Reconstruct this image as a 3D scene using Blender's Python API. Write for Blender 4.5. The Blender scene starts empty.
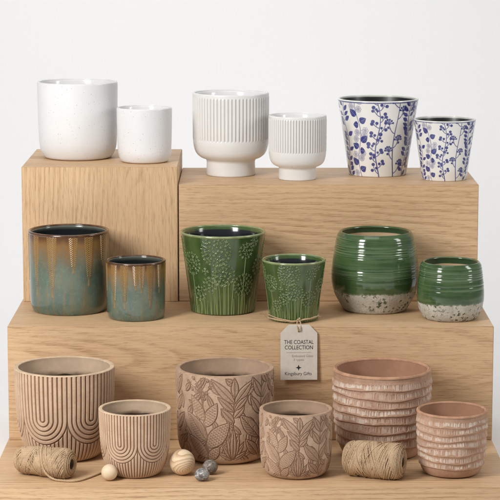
import bpy, bmesh, math, random
import numpy as np
from mathutils import Vector, Matrix
PI = math.pi
C = bpy.context.scene.collection

# ------------------------------------------------------------------ camera, world, lamps, exposure
cam_d = bpy.data.cameras.new('camera')
cam = bpy.data.objects.new('camera', cam_d); C.objects.link(cam)
cam_d.sensor_width = 36.0
cam_d.lens = 36.0 * 2200 / 500
cam_d.clip_start = 0.1; cam_d.clip_end = 200
cam.location = (0, -4.0, 0.9955)
cam.rotation_euler = (math.radians(90 - 9.0395), 0, 0)
bpy.context.scene.camera = cam

w = bpy.data.worlds.new('World'); bpy.context.scene.world = w
w.use_nodes = True
w.node_tree.nodes['Background'].inputs['Color'].default_value = (1.0, 0.995, 0.99, 1)
w.node_tree.nodes['Background'].inputs['Strength'].default_value = 0.23

def area(name, loc, target, sx, sy, power, col=(1, 1, 1), spread=180):
    l = bpy.data.lights.new(name, 'AREA'); l.shape = 'RECTANGLE'; l.size = sx; l.size_y = sy
    l.energy = power; l.color = col; l.spread = math.radians(spread)
    o = bpy.data.objects.new(name, l); C.objects.link(o); o.location = loc
    o.rotation_euler = (Vector(target) - Vector(loc)).to_track_quat('-Z', 'Y').to_euler()
    return o
area('key_softbox', (-1.28, -1.36, 1.36), (0, 0.1, 0.3), 0.58, 1.05, 44, (1.0, 0.978, 0.952))
area('fill_softbox', (1.90, -0.40, 1.25), (0, 0.1, 0.3), 0.42, 0.95, 11, (1.0, 0.985, 0.96))
area('added_overhead_fill', (-0.15, -0.55, 2.7), (0, 0.15, 0.3), 1.5, 1.5, 12, (1.0, 0.99, 0.975))  # added lamp out of view, lifts the tops in place of ambient light
area('added_backdrop_light', (-0.25, 1.55, 2.3), (-0.1, 2.6, 0.45), 3.0, 0.5, 24.0, (0.985, 0.99, 1))  # extra unseen lamp, added to keep the backdrop white
vs = bpy.context.scene.view_settings
vs.view_transform = 'Standard'; vs.look = 'None'; vs.exposure = 0.0; vs.gamma = 1.0
vs.use_curve_mapping = False

# ------------------------------------------------------------------ helpers
def tag(o, label=None, cat=None, group=None, kind=None):
    if label: o['label'] = label
    if cat: o['category'] = cat
    if group: o['group'] = group
    if kind: o['kind'] = kind
    return o

def thing(name, loc, label, cat, group=None, rotz=0.0):
    o = bpy.data.objects.new(name, None); C.objects.link(o)
    o.empty_display_size = 0.02; o.location = loc; o.rotation_euler = (0, 0, rotz)
    return tag(o, label, cat, group)

def mesh_obj(name, V, F, mat, parent=None, attrs=None, smooth=True):
    me = bpy.data.meshes.new(name)
    if isinstance(F, np.ndarray):
        V = np.asarray(V, dtype=np.float32); nf, k = F.shape
        me.vertices.add(len(V)); me.vertices.foreach_set('co', V.ravel())
        me.loops.add(nf * k); me.loops.foreach_set('vertex_index', F.astype(np.int32).ravel())
        me.polygons.add(nf)
        me.polygons.foreach_set('loop_start', np.arange(0, nf * k, k, dtype=np.int32))
        try: me.polygons.foreach_set('loop_total', np.full(nf, k, dtype=np.int32))
        except Exception: pass
        me.update(calc_edges=True)
    else:
        me.from_pydata([tuple(v) for v in V], [], F); me.update()
    me.validate()
    me.polygons.foreach_set('use_smooth', np.full(len(me.polygons), smooth, dtype=bool))
    for nme, a in (attrs or {}).items():
        at = me.attributes.new(nme, 'FLOAT', 'POINT')
        at.data.foreach_set('value', np.asarray(a, dtype=np.float32).ravel())
    me.materials.append(mat)
    o = bpy.data.objects.new(name, me); C.objects.link(o)
    if parent: o.parent = parent
    return o

def bm_obj(name, bm, mat, parent=None, smooth=False):
    me = bpy.data.meshes.new(name); bm.normal_update(); bm.to_mesh(me); bm.free()
    me.polygons.foreach_set('use_smooth', np.full(len(me.polygons), smooth, dtype=bool))
    me.materials.append(mat)
    o = bpy.data.objects.new(name, me); C.objects.link(o)
    if parent: o.parent = parent
    return o

def chaikin(p, n=4):
    p = np.array(p, float)
    for _ in range(n):
        a = p[:-1] * .75 + p[1:] * .25; b = p[:-1] * .25 + p[1:] * .75
        q = np.empty((2 * len(a), 2)); q[0::2] = a; q[1::2] = b
        p = np.vstack([p[:1], q, p[-1:]])
    return p

def resample(p, n):
    p = np.asarray(p, float)
    d = np.r_[0, np.cumsum(np.hypot(*np.diff(p, axis=0).T))]
    t = np.linspace(0, d[-1], n)
    return np.c_[np.interp(t, d, p[:, 0]), np.interp(t, d, p[:, 1])], t

def lathe(name, prof, ns, mat, parent, disp=None, attrs=None, close=False, flip=False):
    """prof: rows (r,z).  phi=0 faces the viewer (-Y)."""
    prof = np.asarray(prof, float); nt = len(prof)
    phi = np.arange(ns) * 2 * PI / ns
    tg = np.gradient(prof, axis=0); ln = np.hypot(tg[:, 0], tg[:, 1]) + 1e-12
    nr, nz = -tg[:, 1] / ln, tg[:, 0] / ln          # outward when rows run downward
    r = np.repeat(prof[:, :1], ns, 1); z = np.repeat(prof[:, 1:], ns, 1)
    if disp is not None:
        r = r + disp * nr[:, None]; z = z + disp * nz[:, None]
    V = np.stack([r * np.sin(phi), -r * np.cos(phi), z], -1).reshape(-1, 3)
    i = np.arange(nt - 1)[:, None] * ns; j = np.arange(ns)[None]; j2 = (j + 1) % ns
    F = np.stack([i + j, i + ns + j, i + ns + j2, i + j2], -1).reshape(-1, 4)
    if flip: F = F[:, ::-1]
    at = dict(attrs or {})
    if close:
        V = np.vstack([V, [[0, 0, prof[-1, 1]]]]); c = len(V) - 1
        b = (nt - 1) * ns
        T = np.stack([b + j[0], np.full(ns, c), np.full(ns, c), b + j2[0]], -1)
        for k in at: at[k] = np.r_[np.asarray(at[k]).ravel(), 0.0]
        # the closing disc as triangles packed with the quads is awkward: use a tiny centre ring
        V = V[:-1]
        ring = np.stack([0.002 * np.sin(phi), -0.002 * np.cos(phi), np.full(ns, prof[-1, 1])], -1)
        V = np.vstack([V, ring]); rb = b + ns
        T = np.stack([b + j[0], rb + j[0], rb + j2[0], b + j2[0]], -1)
        if flip: T = T[:, ::-1]
        F = np.vstack([F, T])
        for k in at: at[k] = np.r_[at[k][:-1], np.zeros(ns)]
    return mesh_obj(name, V, F, mat, parent, at)

# ------------------------------------------------------------------ node materials
class Mat:
    def __init__(s, name):
        s.m = bpy.data.materials.new(name); s.m.use_nodes = True
        s.nt = s.m.node_tree; s.b = s.nt.nodes['Principled BSDF']
        s._oc = None
    def put(s, sock, v):
        if isinstance(v, bpy.types.NodeSocket): s.nt.links.new(v, sock)
        elif isinstance(v, (tuple, list)) and sock.type == 'RGBA' and len(v) == 3: sock.default_value = (*v, 1)
        else: sock.default_value = v
    def n(s, typ, **p):
        nd = s.nt.nodes.new(typ)
        for k, v in p.items(): setattr(nd, k, v)
        return nd
    def math(s, op, a, b=0.0, clamp=False):
        nd = s.n('ShaderNodeMath', operation=op, use_clamp=clamp); s.put(nd.inputs[0], a); s.put(nd.inputs[1], b); return nd.outputs[0]
    def mul(s, a, b): return s.math('MULTIPLY', a, b)
    def add(s, a, b): return s.math('ADD', a, b)
    def sub(s, a, b): return s.math('SUBTRACT', a, b)
    def mix(s, f, a, b, mode='MIX'):
        nd = s.n('ShaderNodeMix', data_type='RGBA', blend_type=mode)
        s.put(nd.inputs[0], f); s.put(nd.inputs[6], a); s.put(nd.inputs[7], b); return nd.outputs[2]
    def attr(s, name):
        return s.n('ShaderNodeAttribute', attribute_name=name).outputs['Fac']
    def obj(s):
        if s._oc is None: s._oc = s.n('ShaderNodeTexCoord').outputs['Object']
        return s._oc
    def xyz(s, v):
        nd = s.n('ShaderNodeSeparateXYZ'); s.put(nd.inputs[0], v); return nd.outputs
    def vec(s, x, y, z):
        nd = s.n('ShaderNodeCombineXYZ'); s.put(nd.inputs[0], x); s.put(nd.inputs[1], y); s.put(nd.inputs[2], z); return nd.outputs[0]
    def scale(s, v, sc, off=(0, 0, 0)):
        nd = s.n('ShaderNodeMapping'); s.put(nd.inputs[0], v); nd.inputs['Scale'].default_value = sc; nd.inputs['Location'].default_value = off; return nd.outputs[0]
    def noise(s, v, sc, det=2.0, rough=.5):
        nd = s.n('ShaderNodeTexNoise'); s.put(nd.inputs['Vector'], v); nd.inputs['Scale'].default_value = sc
        nd.inputs['Detail'].default_value = det; nd.inputs['Roughness'].default_value = rough; return nd.outputs['Fac']
    def vor(s, v, sc):
        nd = s.n('ShaderNodeTexVoronoi'); s.put(nd.inputs['Vector'], v); nd.inputs['Scale'].default_value = sc; return nd
    def rng(s, v, a, b, c=0.0, d=1.0, smooth=True):
        nd = s.n('ShaderNodeMapRange', interpolation_type='SMOOTHSTEP' if smooth else 'LINEAR')
        s.put(nd.inputs[0], v)
        for k, q in zip((1, 2, 3, 4), (a, b, c, d)): s.put(nd.inputs[k], q)
        return nd.outputs[0]
    def bump(s, h, strength, dist=.001):
        nd = s.n('ShaderNodeBump'); s.put(nd.inputs['Height'], h); nd.inputs['Strength'].default_value = strength
        nd.inputs['Distance'].default_value = dist
        s.nt.links.new(nd.outputs[0], s.b.inputs['Normal'])
    def out(s, col, rough=.5, spec=.5, coat=0.0, coat_r=.05):
        s.put(s.b.inputs['Base Color'], col); s.put(s.b.inputs['Roughness'], rough)
        s.b.inputs['Specular IOR Level'].default_value = spec
        s.b.inputs['Coat Weight'].default_value = coat; s.b.inputs['Coat Roughness'].default_value = coat_r
        return s.m

def oak(name, grain, cross, depth, seed=0.0, c0=0.0, d0=.06, tilt=.06, freq=95., light=(.70, .485, .288), dark=(.46, .270, .135)):
    M = Mat(name); ax = M.xyz(M.obj())
    g, c, d = ax['XYZ'.index(grain)], ax['XYZ'.index(cross)], ax['XYZ'.index(depth)]
    P = M.vec(M.add(g, seed), c, M.add(d, seed * 1.7))
    w1 = M.sub(M.noise(M.scale(P, (2.2, 9, 9)), 1, 2), .5)
    w2 = M.sub(M.noise(M.scale(P, (1.6, 5, 5), (7, 3, 1)), 1, 1), .5)
    w3 = M.sub(M.noise(M.scale(P, (14, 60, 60), (1, 5, 2)), 1, 3), .5)
    y = M.add(M.sub(c, c0), M.mul(w1, .026))
    z = M.add(M.add(d0, M.mul(M.add(g, .3), tilt)), M.mul(w2, .035))
    r = M.math('SQRT', M.add(M.mul(y, y), M.mul(z, z)))
    r = M.add(r, M.mul(w3, .0022))
    ph = M.math('FRACT', M.mul(r, freq))
    early = M.mul(M.rng(ph, .0, .16), M.rng(ph, .14, .75, 1, 0))
    amp = M.rng(M.noise(M.scale(P, (3, 16, 16), (4, 4, 9)), 1, 2), .32, .68, .12, .85)
    early = M.mul(early, amp)
    st = M.noise(M.scale(P, (42, 760, 760)), 1, 2, .6)             # pores: short dark dashes
    st2 = M.noise(M.scale(P, (5, 300, 300), (3, 1, 1)), 1, 4, .65)  # soft fibre streaks
    st3 = M.noise(M.scale(P, (16, 330, 330), (8, 2, 6)), 1, 2, .5)  # medium ray flecks
    pore = M.rng(M.add(st, M.mul(early, .13)), .56, .70)
    broad = M.noise(M.scale(P, (1.5, 7, 7), (11, 2, 5)), 1, 2)
    col = M.mix(M.rng(broad, .3, .7), light, tuple(a * b for a, b in zip(light, (.88, .86, .83))))
    col = M.mix(M.mul(early, .44), col, dark)
    col = M.mix(M.rng(st2, .42, .72, 0, .42), col, dark)
    col = M.mix(M.mul(M.rng(st3, .56, .66), M.add(.22, M.mul(early, .45))), col, tuple(a * .80 for a in dark))
    col = M.mix(M.mul(pore, .50), col, tuple(a * .66 for a in dark))
    M.bump(M.add(M.mul(pore, -1.0), M.mul(early, -.3)), .22, .0006)
    return M.out(col, M.rng(broad, .2, .8, .46, .58), .35)

def simple(name, col, rough=.6, spec=.5, var=.1, sc=30, bump=0.0, coat=0.0):
    M = Mat(name); n = M.noise(M.obj(), sc, 4, .6)
    c = M.mix(M.rng(n, .3, .7), tuple(a * (1 - var) for a in col), tuple(min(1, a * (1 + var)) for a in col))
    if bump: M.bump(M.noise(M.obj(), sc * 8, 3), bump, .0006)
    return M.out(c, rough, spec, coat)

# ------------------------------------------------------------------ relief drawing on an unrolled wall
class Ras:
    """Canvas (rows: distance below the rim in units of R, columns: angle) for modelled relief and printed decoration."""
    def __init__(s, ns, t, k):
        s.ns, s.t, s.k = ns, np.asarray(t), np.asarray(k); s.nt = len(t); s.dphi = 2 * PI / ns
        s.phi = (np.arange(ns) * s.dphi + PI) % (2 * PI) - PI
    def new(s): return np.zeros((s.nt, s.ns), np.float32)
    def win(s, p0, t0, rad):
        k = float(np.interp(t0, s.t, s.k)); hw = int(rad / k / s.dphi) + 2; c = int(round(p0 / s.dphi))
        cols = np.arange(c - hw, c + hw + 1)
        i0, i1 = np.searchsorted(s.t, [t0 - rad, t0 + rad])
        if i1 <= i0: return None
        X = (cols * s.dphi - p0)[None, :] * k; Y = (s.t[i0:i1] - t0)[:, None]
        return np.arange(i0, i1)[:, None], (cols % s.ns)[None, :], X, Y, k
    def stamp(s, a, wn, cov, mode='max'):
        r, c = wn[0], wn[1]
        if mode == 'max': a[r, c] = np.maximum(a[r, c], cov)
        elif mode == 'min': a[r, c] = np.minimum(a[r, c], cov)
        elif mode == 'erase': a[r, c] = a[r, c] * (1 - cov)
    def cap(s, a, p, q, w0, w1=None, val=1., soft=.012, mode='max'):
        w1 = w0 if w1 is None else w1
        c = ((p[0] + q[0]) / 2, (p[1] + q[1]) / 2)
        k = float(np.interp(c[1], s.t, s.k)); dx, dy = (q[0] - p[0]) * k, q[1] - p[1]
        L = math.hypot(dx, dy) + 1e-9
        wn = s.win(c[0], c[1], L / 2 + max(w0, w1) + soft * 2)
        if wn is None: return
        X, Y = wn[2], wn[3]
        u = np.clip(((X + dx / 2) * dx + (Y + dy / 2) * dy) / L ** 2, 0, 1)
        d = np.hypot(X + dx / 2 - u * dx, Y + dy / 2 - u * dy)
        s.stamp(a, wn, np.clip((w0 + (w1 - w0) * u - d) / soft + .5, 0, 1) * val, mode)
    def line(s, a, pts, w0, w1=None, val=1., soft=.012, mode='max'):
        w1 = w0 if w1 is None else w1; n = len(pts) - 1
        for i in range(n):
            s.cap(a, pts[i], pts[i + 1], w0 + (w1 - w0) * i / n, w0 + (w1 - w0) * (i + 1) / n, val, soft, mode)
    def dot(s, a, p, r, val=1., soft=.012, ring=None, mode='max'):
        wn = s.win(p[0], p[1], r + soft * 3 + (ring or 0))
        if wn is None: return
        d = np.hypot(wn[2], wn[3])
        if ring: d = np.abs(d - r); r = ring
        s.stamp(a, wn, np.clip((r - d) / soft + .5, 0, 1) * val, mode)
    def leaf(s, p, q, wid, pw=.8):
        """Returns window and local coords (u along 0..1, v signed across / half width) of a leaf from p (base) to q (tip)."""
        c = ((p[0] + q[0]) / 2, (p[1] + q[1]) / 2); k = float(np.interp(c[1], s.t, s.k))
        dx, dy = (q[0] - p[0]) * k, q[1] - p[1]; L = math.hypot(dx, dy) + 1e-9
        wn = s.win(c[0], c[1], L / 2 + wid * .8 + .03)
        if wn is None: return None
        X, Y = wn[2] + dx / 2, wn[3] + dy / 2
        u = (X * dx + Y * dy) / L / L; v = (-X * dy + Y * dx) / L
        uc = np.clip(u, 0, 1)
        hw = wid * np.sin(PI * uc ** pw) ** .85
        over = np.maximum(np.maximum(-u, u - 1), 0) * L
        sd = np.where((u < 0) | (u > 1), np.hypot(over, np.abs(v)), np.abs(v) - hw)   # rough signed distance
        return wn, uc, v, hw, sd, L

def tube(pts, r, sides=8, ply=3, pitch=.0042, closed=False, groove=.16):
    """Twisted cord along pts: returns V, F, twist attribute."""
    P = np.asarray(pts, float); n = len(P)
    T = np.gradient(P, axis=0); T /= np.linalg.norm(T, axis=1)[:, None] + 1e-12
    d = np.r_[0, np.cumsum(np.linalg.norm(np.diff(P, axis=0), axis=1))]
    N = np.zeros_like(P); v = np.cross(T[0], [0, 0, 1.])
    if np.linalg.norm(v) < .1: v = np.cross(T[0], [1., 0, 0])
    for i in range(n):
        v = v - T[i] * (v @ T[i]); v /= np.linalg.norm(v) + 1e-12; N[i] = v
    B = np.cross(T, N)
    a = np.arange(sides) * 2 * PI / sides
    ph = np.cos(ply * a[None, :] - d[:, None] * 2 * PI / pitch)
    rr = r * (1 + groove * (ph - .3)) if ply else np.full((n, sides), r)
    V = P[:, None] + rr[..., None] * (N[:, None] * np.cos(a)[None, :, None] + B[:, None] * np.sin(a)[None, :, None])
    i = np.arange(n - 1)[:, None] * sides; j = np.arange(sides)[None]; j2 = (j + 1) % sides
    F = np.stack([i + j, i + j2, i + sides + j2, i + sides + j], -1).reshape(-1, 4)
    return V.reshape(-1, 3), F, (.5 + .5 * ph).ravel()

def smooth_path(pts, step=.0008):
    p = np.asarray(pts, float)
    for _ in range(4):
        a = p[:-1] * .75 + p[1:] * .25; b = p[:-1] * .25 + p[1:] * .75
        q = np.empty((2 * len(a), 3)); q[0::2] = a; q[1::2] = b; p = np.vstack([p[:1], q, p[-1:]])
    d = np.r_[0, np.cumsum(np.linalg.norm(np.diff(p, axis=0), axis=1))]
    t = np.arange(0, d[-1], step)
    return np.stack([np.interp(t, d, p[:, i]) for i in range(3)], -1)

# ------------------------------------------------------------------ the setting: white sweep behind the display
M = Mat('white_paper'); n_ = M.noise(M.obj(), 2.0, 3)
white_paper = M.out(M.mix(n_, (.86, .86, .86), (.88, .88, .88)), .9, .1)
pts = [(-3.0, -.08), (1.6, -.08)] + [(1.6 + 1.0 * math.sin(a), -.08 + 1.0 - 1.0 * math.cos(a)) for a in np.linspace(.05, PI / 2, 24)] + [(2.6, 4.0)]
V = []; F = []
for (y, z) in pts: V += [(-4.5, y, z), (4.5, y, z)]
for i in range(len(pts) - 1): F.append((2 * i, 2 * i + 1, 2 * i + 3, 2 * i + 2))
tag(mesh_obj('backdrop', V, F, white_paper), kind='structure')

# ------------------------------------------------------------------ oak display blocks (hollow, mitred panels)
def frustum(bm, axis, side, lo, hi, t, gap=.00025):
    o = [i for i in range(3) if i != axis]; k = hi if side > 0 else lo
    vs_ = []
    for inset, dep in ((gap, 0.0), (t, t)):
        for (sa, sb) in ((0, 0), (1, 0), (1, 1), (0, 1)):
            p = [0, 0, 0]
            p[axis] = k[axis] - side * dep
            p[o[0]] = (hi[o[0]] - inset) if sa else (lo[o[0]] + inset)
            p[o[1]] = (hi[o[1]] - inset) if sb else (lo[o[1]] + inset)
            vs_.append(bm.verts.new(p))
    for f in ((0, 1, 2, 3), (7, 6, 5, 4), (0, 4, 5, 1), (1, 5, 6, 2), (2, 6, 7, 3), (3, 7, 4, 0)):
        bm.faces.new([vs_[i] for i in f])
    bmesh.ops.recalc_face_normals(bm, faces=bm.faces[:])
    outer = [e for e in bm.edges if all(abs(v.co[axis] - k[axis]) < 1e-6 for v in e.verts)]
    bmesh.ops.bevel(bm, geom=outer, offset=.0009, segments=2, affect='EDGES', profile=.5)

def block(name, lo, hi, mats, label, t=.018):
    cx, cy = (lo[0] + hi[0]) / 2, (lo[1] + hi[1]) / 2
    root = thing(name, (cx, cy, lo[2]), label, 'display block', 'oak display blocks stacked as steps')
    off = np.array([cx, cy, lo[2]]); l, h = np.array(lo) - off, np.array(hi) - off
    for nm, axis, side, m in (('top_panel', 2, 1, mats['top']), ('front_panel', 1, -1, mats['front']), ('back_panel', 1, 1, mats['back']),
                              ('side_panel', 0, -1, mats['side']), ('side_panel', 0, 1, mats['side']), ('bottom_panel', 2, -1, mats['back'])):
        bm = bmesh.new(); frustum(bm, axis, side, l, h, t); bm_obj(nm, bm, m, root)
    return root
oak_back = oak('oak_back', 'X', 'Z', 'Y', 9.0)
oak_side = oak('oak_side', 'Y', 'Z', 'X', 5.0, d0=.1)
Z2, ZL, ZR = .2161, .4829, .4478
block('oak_base_block', (-.452, -.336, -.079), (.452, .30, -.0002),
      dict(top=oak('oak_base_top', 'X', 'Y', 'Z', 1.3, c0=-.02, d0=.05, tilt=.03, freq=75), front=oak('oak_base_front', 'X', 'Z', 'Y', 2.9, c0=.3, d0=.05, tilt=.05, freq=120), side=oak_side, back=oak_back),
      'long low bottom oak block carrying the carved clay pots and twine spools')
block('oak_step_block', (-.4495, .0, .0), (.4515, .56, Z2 - .0002),
      dict(top=oak('oak_step_top', 'X', 'Y', 'Z', 4.1, c0=.1, d0=.06, tilt=.02, freq=75), front=oak('oak_step_front', 'X', 'Z', 'Y', 6.2, c0=.16, d0=.035, tilt=.10, freq=110), side=oak_side, back=oak_back),
      'wide middle oak step carrying the teal and green glazed pots')
block('oak_riser_block', (-.4450, .2535, Z2), (-.1412, .5618, ZL - .0002),
      dict(top=oak('oak_left_top', 'X', 'Y', 'Z', 3.3, d0=.08, tilt=.03, freq=75), front=oak('oak_left_front', 'Z', 'X', 'Y', 7.7, c0=.085, d0=-.02, tilt=.16, freq=120), side=oak_side, back=oak_back),
      'taller narrow oak block with vertical grain under the plain white pots')
block('oak_riser_block', (-.1397, .2575, Z2), (.4462, .5300, ZR - .0002),
      dict(top=oak('oak_right_top', 'X', 'Y', 'Z', 8.4, d0=.07, tilt=.03, freq=75), front=oak('oak_right_front', 'X', 'Z', 'Y', 12.6, c0=.10, d0=.01, tilt=.085, freq=105), side=oak_side, back=oak_back),
      'long upper oak block with horizontal grain under the ribbed and blue patterned pots')

# ------------------------------------------------------------------ pots
def wall(R, h, pr, nt, lip, n=4, corner=None):
    """Outer wall rows from just under the lip down to the foot; returns rows, t (distance below rim / R), k (radius / R)."""
    p = chaikin([(a * R, b * h) for a, b in pr], n)
    p[:, 1] = np.minimum(p[:, 1], h - (corner or lip / 2))
    p, t = resample(p, nt)
    return p, t / R, p[:, 0] / R

def rim_prof(R, h, lip, corner=None, under=0.0, n=8, a0=0.0):
    """Lip section: outer corner, flat top, inner corner; under > 0 tucks the outer edge back beneath an overhang."""
    c = corner or lip / 2; q = []
    if under: q += [(R - under, h - c * 1.8), (R - under * .25, h - c * 1.35)]
    for a in np.linspace(a0, PI / 2, n): q.append((R - c + c * math.cos(a), h - c + c * math.sin(a)))
    for a in np.linspace(PI / 2, PI, n): q.append((R - lip + c + c * math.cos(a), h - c + c * math.sin(a)))
    q.append((R - lip, h - lip / 2 if not corner else h - c * 1.2))
    return q

def inner_prof(R, h, lip, pr, floor=.10, flare=0.0):
    p = chaikin([(a * R, b * h) for a, b in pr], 3)
    q = []
    for r, z in p:
        zz = max(z, floor * h)
        q.append((max(.01, r - lip - (0 if z > .2 * h else .003)), min(zz, h - lip / 2)))
        if z <= floor * h: break
    q = [(max(.01, r - flare * min(1, (h - z) / .012) ** .7), z) for r, z in q]
    q[0] = (R - lip, h - lip / 2)
    q = np.array(q); q, _ = resample(q, 60)
    return q

def interior(R, h, lip, pr, mat, parent, name='interior', ns=128, flare=0.0):
    q = inner_prof(R, h, lip, pr, .10, flare)
    dep = np.repeat((h - q[:, 1])[:, None], ns, 1)
    return lathe(name, q, ns, mat, parent, attrs={'depth': dep}, close=True, flip=True)

def glaze_inside(name, top, deep, d1, d2, rough=.15, coat=.4):
    M = Mat(name); d = M.attr('depth')
    wob = M.mul(M.sub(M.noise(M.obj(), 30, 3), .5), .0022)
    f = M.rng(M.add(d, wob), d1, d2)
    return M.out(M.mix(f, top, deep), rough, .5, coat)

RES = 1.0
PR_WHITE = [(1, 1), (1, .9), (.99, .55), (.975, .27), (.955, .13), (.86, .02), (.77, .0), (.70, 0)]
PR_RIB_BOWL = [(1, 1), (1, .9), (.995, .47), (.99, .38), (.93, .27), (.80, .215), (.69, .198), (.655, .188)]
PR_RIB_FOOT = [(.655, .188), (.638, .172), (.635, .15), (.645, .03), (.645, .012), (.635, 0.0), (.60, 0)]
PR_CONE_BLUE = [(1, 1), (.93, .77), (.79, .27), (.72, .03), (.712, .004), (.69, 0)]
PR_TEAL = [(.985, 1), (.985, .9), (.975, .5), (.965, .16), (.955, .07), (.90, .0), (.84, 0)]
PR_DAND = [(.985, 1), (.95, .87), (.81, .3), (.745, .035), (.735, .004), (.70, 0)]
PR_DIP_L = [(1.0, 1), (1.055, .945), (1.12, .78), (1.19, .55), (1.205, .38), (1.13, .215), (.99, .10), (.88, .012), (.82, 0)]
PR_DIP_S = [(1.0, 1), (1.045, .94), (1.09, .78), (1.14, .55), (1.155, .38), (1.115, .20), (1.02, .08), (.92, .008), (.86, 0)]
PR_ARCH = [(1, 1), (1, .9), (.99, .7), (.965, .48), (.93, .32), (.85, .15), (.74, .04), (.62, .0), (.55, 0)]
PR_LEAF = [(1, 1), (1, .9), (.99, .6), (.975, .32), (.94, .16), (.87, .05), (.74, .0), (.65, 0)]
PR_WAVE = [(1, 1), (1, .9), (.985, .62), (.96, .38), (.92, .2), (.885, .10), (.80, .01), (.73, 0)]

# --- plain white speckled pots
M = Mat('white_speckled_glaze')
v1 = M.vor(M.obj(), 210); v2 = M.vor(M.obj(), 420)
sp1 = M.mul(M.rng(v1.outputs['Distance'], .10, .22, 1, 0), M.rng(M.xyz(v1.outputs['Color'])[0], .80, .84))
sp2 = M.mul(M.rng(v2.outputs['Distance'], .10, .30, 1, 0), M.rng(M.xyz(v2.outputs['Color'])[1], .82, .86))
big = M.noise(M.obj(), 14, 3)
colr = M.mix(big, (.71, .71, .715), (.75, .75, .755))
colr = M.mix(M.math('MAXIMUM', M.mul(sp1, .65), M.mul(sp2, .50)), colr, (.30, .26, .22))
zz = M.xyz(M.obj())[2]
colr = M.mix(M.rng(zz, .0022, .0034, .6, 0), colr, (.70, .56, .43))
M.bump(M.noise(M.obj(), 90, 3), .08, .001)
white_glaze = M.out(colr, M.rng(big, .3, .7, .34, .46), .45)
white_in = simple('white_inner_glaze', (.73, .73, .73), .18, .5, .03, coat=.3)
for (x, y, R, h, lab) in ((-.3464, .4128, .0806, .1537, 'large plain white speckled pot on the tall oak block'),
                          (-.2091, .3418, .0548, .1082, 'small plain white pot beside the large speckled one')):
    t_ = thing('plain_white_pot', (x, y, ZL), lab, 'plant pot', 'plain white pots')
    lip = .005 if R > .07 else .0042
    p, t, k = wall(R, h, PR_WHITE, 90, lip)
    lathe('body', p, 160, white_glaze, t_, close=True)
    lathe('rim', rim_prof(R, h, lip), 160, white_in, t_)
    interior(R, h, lip, PR_WHITE, white_in, t_, flare=.002)

# --- white ribbed footed pots
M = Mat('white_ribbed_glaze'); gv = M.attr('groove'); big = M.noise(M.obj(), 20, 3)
c_ = M.mix(M.mul(gv, .62), M.mix(big, (.72, .72, .705), (.76, .76, .745)), (.47, .42, .36))  # shade between the ribs put into the colour as warm grey
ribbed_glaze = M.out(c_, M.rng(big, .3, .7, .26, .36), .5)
ribbed_plain = simple('white_foot_glaze', (.74, .74, .725), .3, .5, .03)
for (x, y, R, h, lab) in ((-.0386, .4164, .0768, .1663, 'large white ribbed pot on a narrow foot'),
                          (.0943, .3468, .0575, .1274, 'small white ribbed footed pot beside the large ribbed one')):
    t_ = thing('ribbed_white_pot', (x, y, ZR), lab, 'plant pot', 'white ribbed footed pots')
    lip = .0052 if R > .07 else .0044
    ns, nt = 1024, 150
    p, t, k = wall(R, h, PR_RIB_BOWL, nt, lip)
    rs = Ras(ns, t, k); zf = p[:, 1] / h
    on = np.clip((.955 - zf) / .012, 0, 1) * np.clip((zf - .435) / .012, 0, 1)
    wv = (rs.phi * 64 / (2 * PI)) % 1.0
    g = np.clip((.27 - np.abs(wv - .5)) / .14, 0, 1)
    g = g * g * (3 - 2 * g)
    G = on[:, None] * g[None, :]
    bead = np.exp(-((zf - .972) / .008) ** 2)
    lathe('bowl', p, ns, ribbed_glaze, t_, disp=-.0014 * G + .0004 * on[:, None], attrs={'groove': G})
    pf = chaikin([(a * R, b * h) for a, b in PR_RIB_FOOT], 3)
    lathe('foot', pf, 160, ribbed_plain, t_, close=True)
    lathe('rim', rim_prof(R, h, lip), 160, ribbed_plain, t_)
    interior(R, h, lip, PR_RIB_BOWL[:-1] + [(.62, .18)], white_in, t_, flare=.0045)

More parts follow.
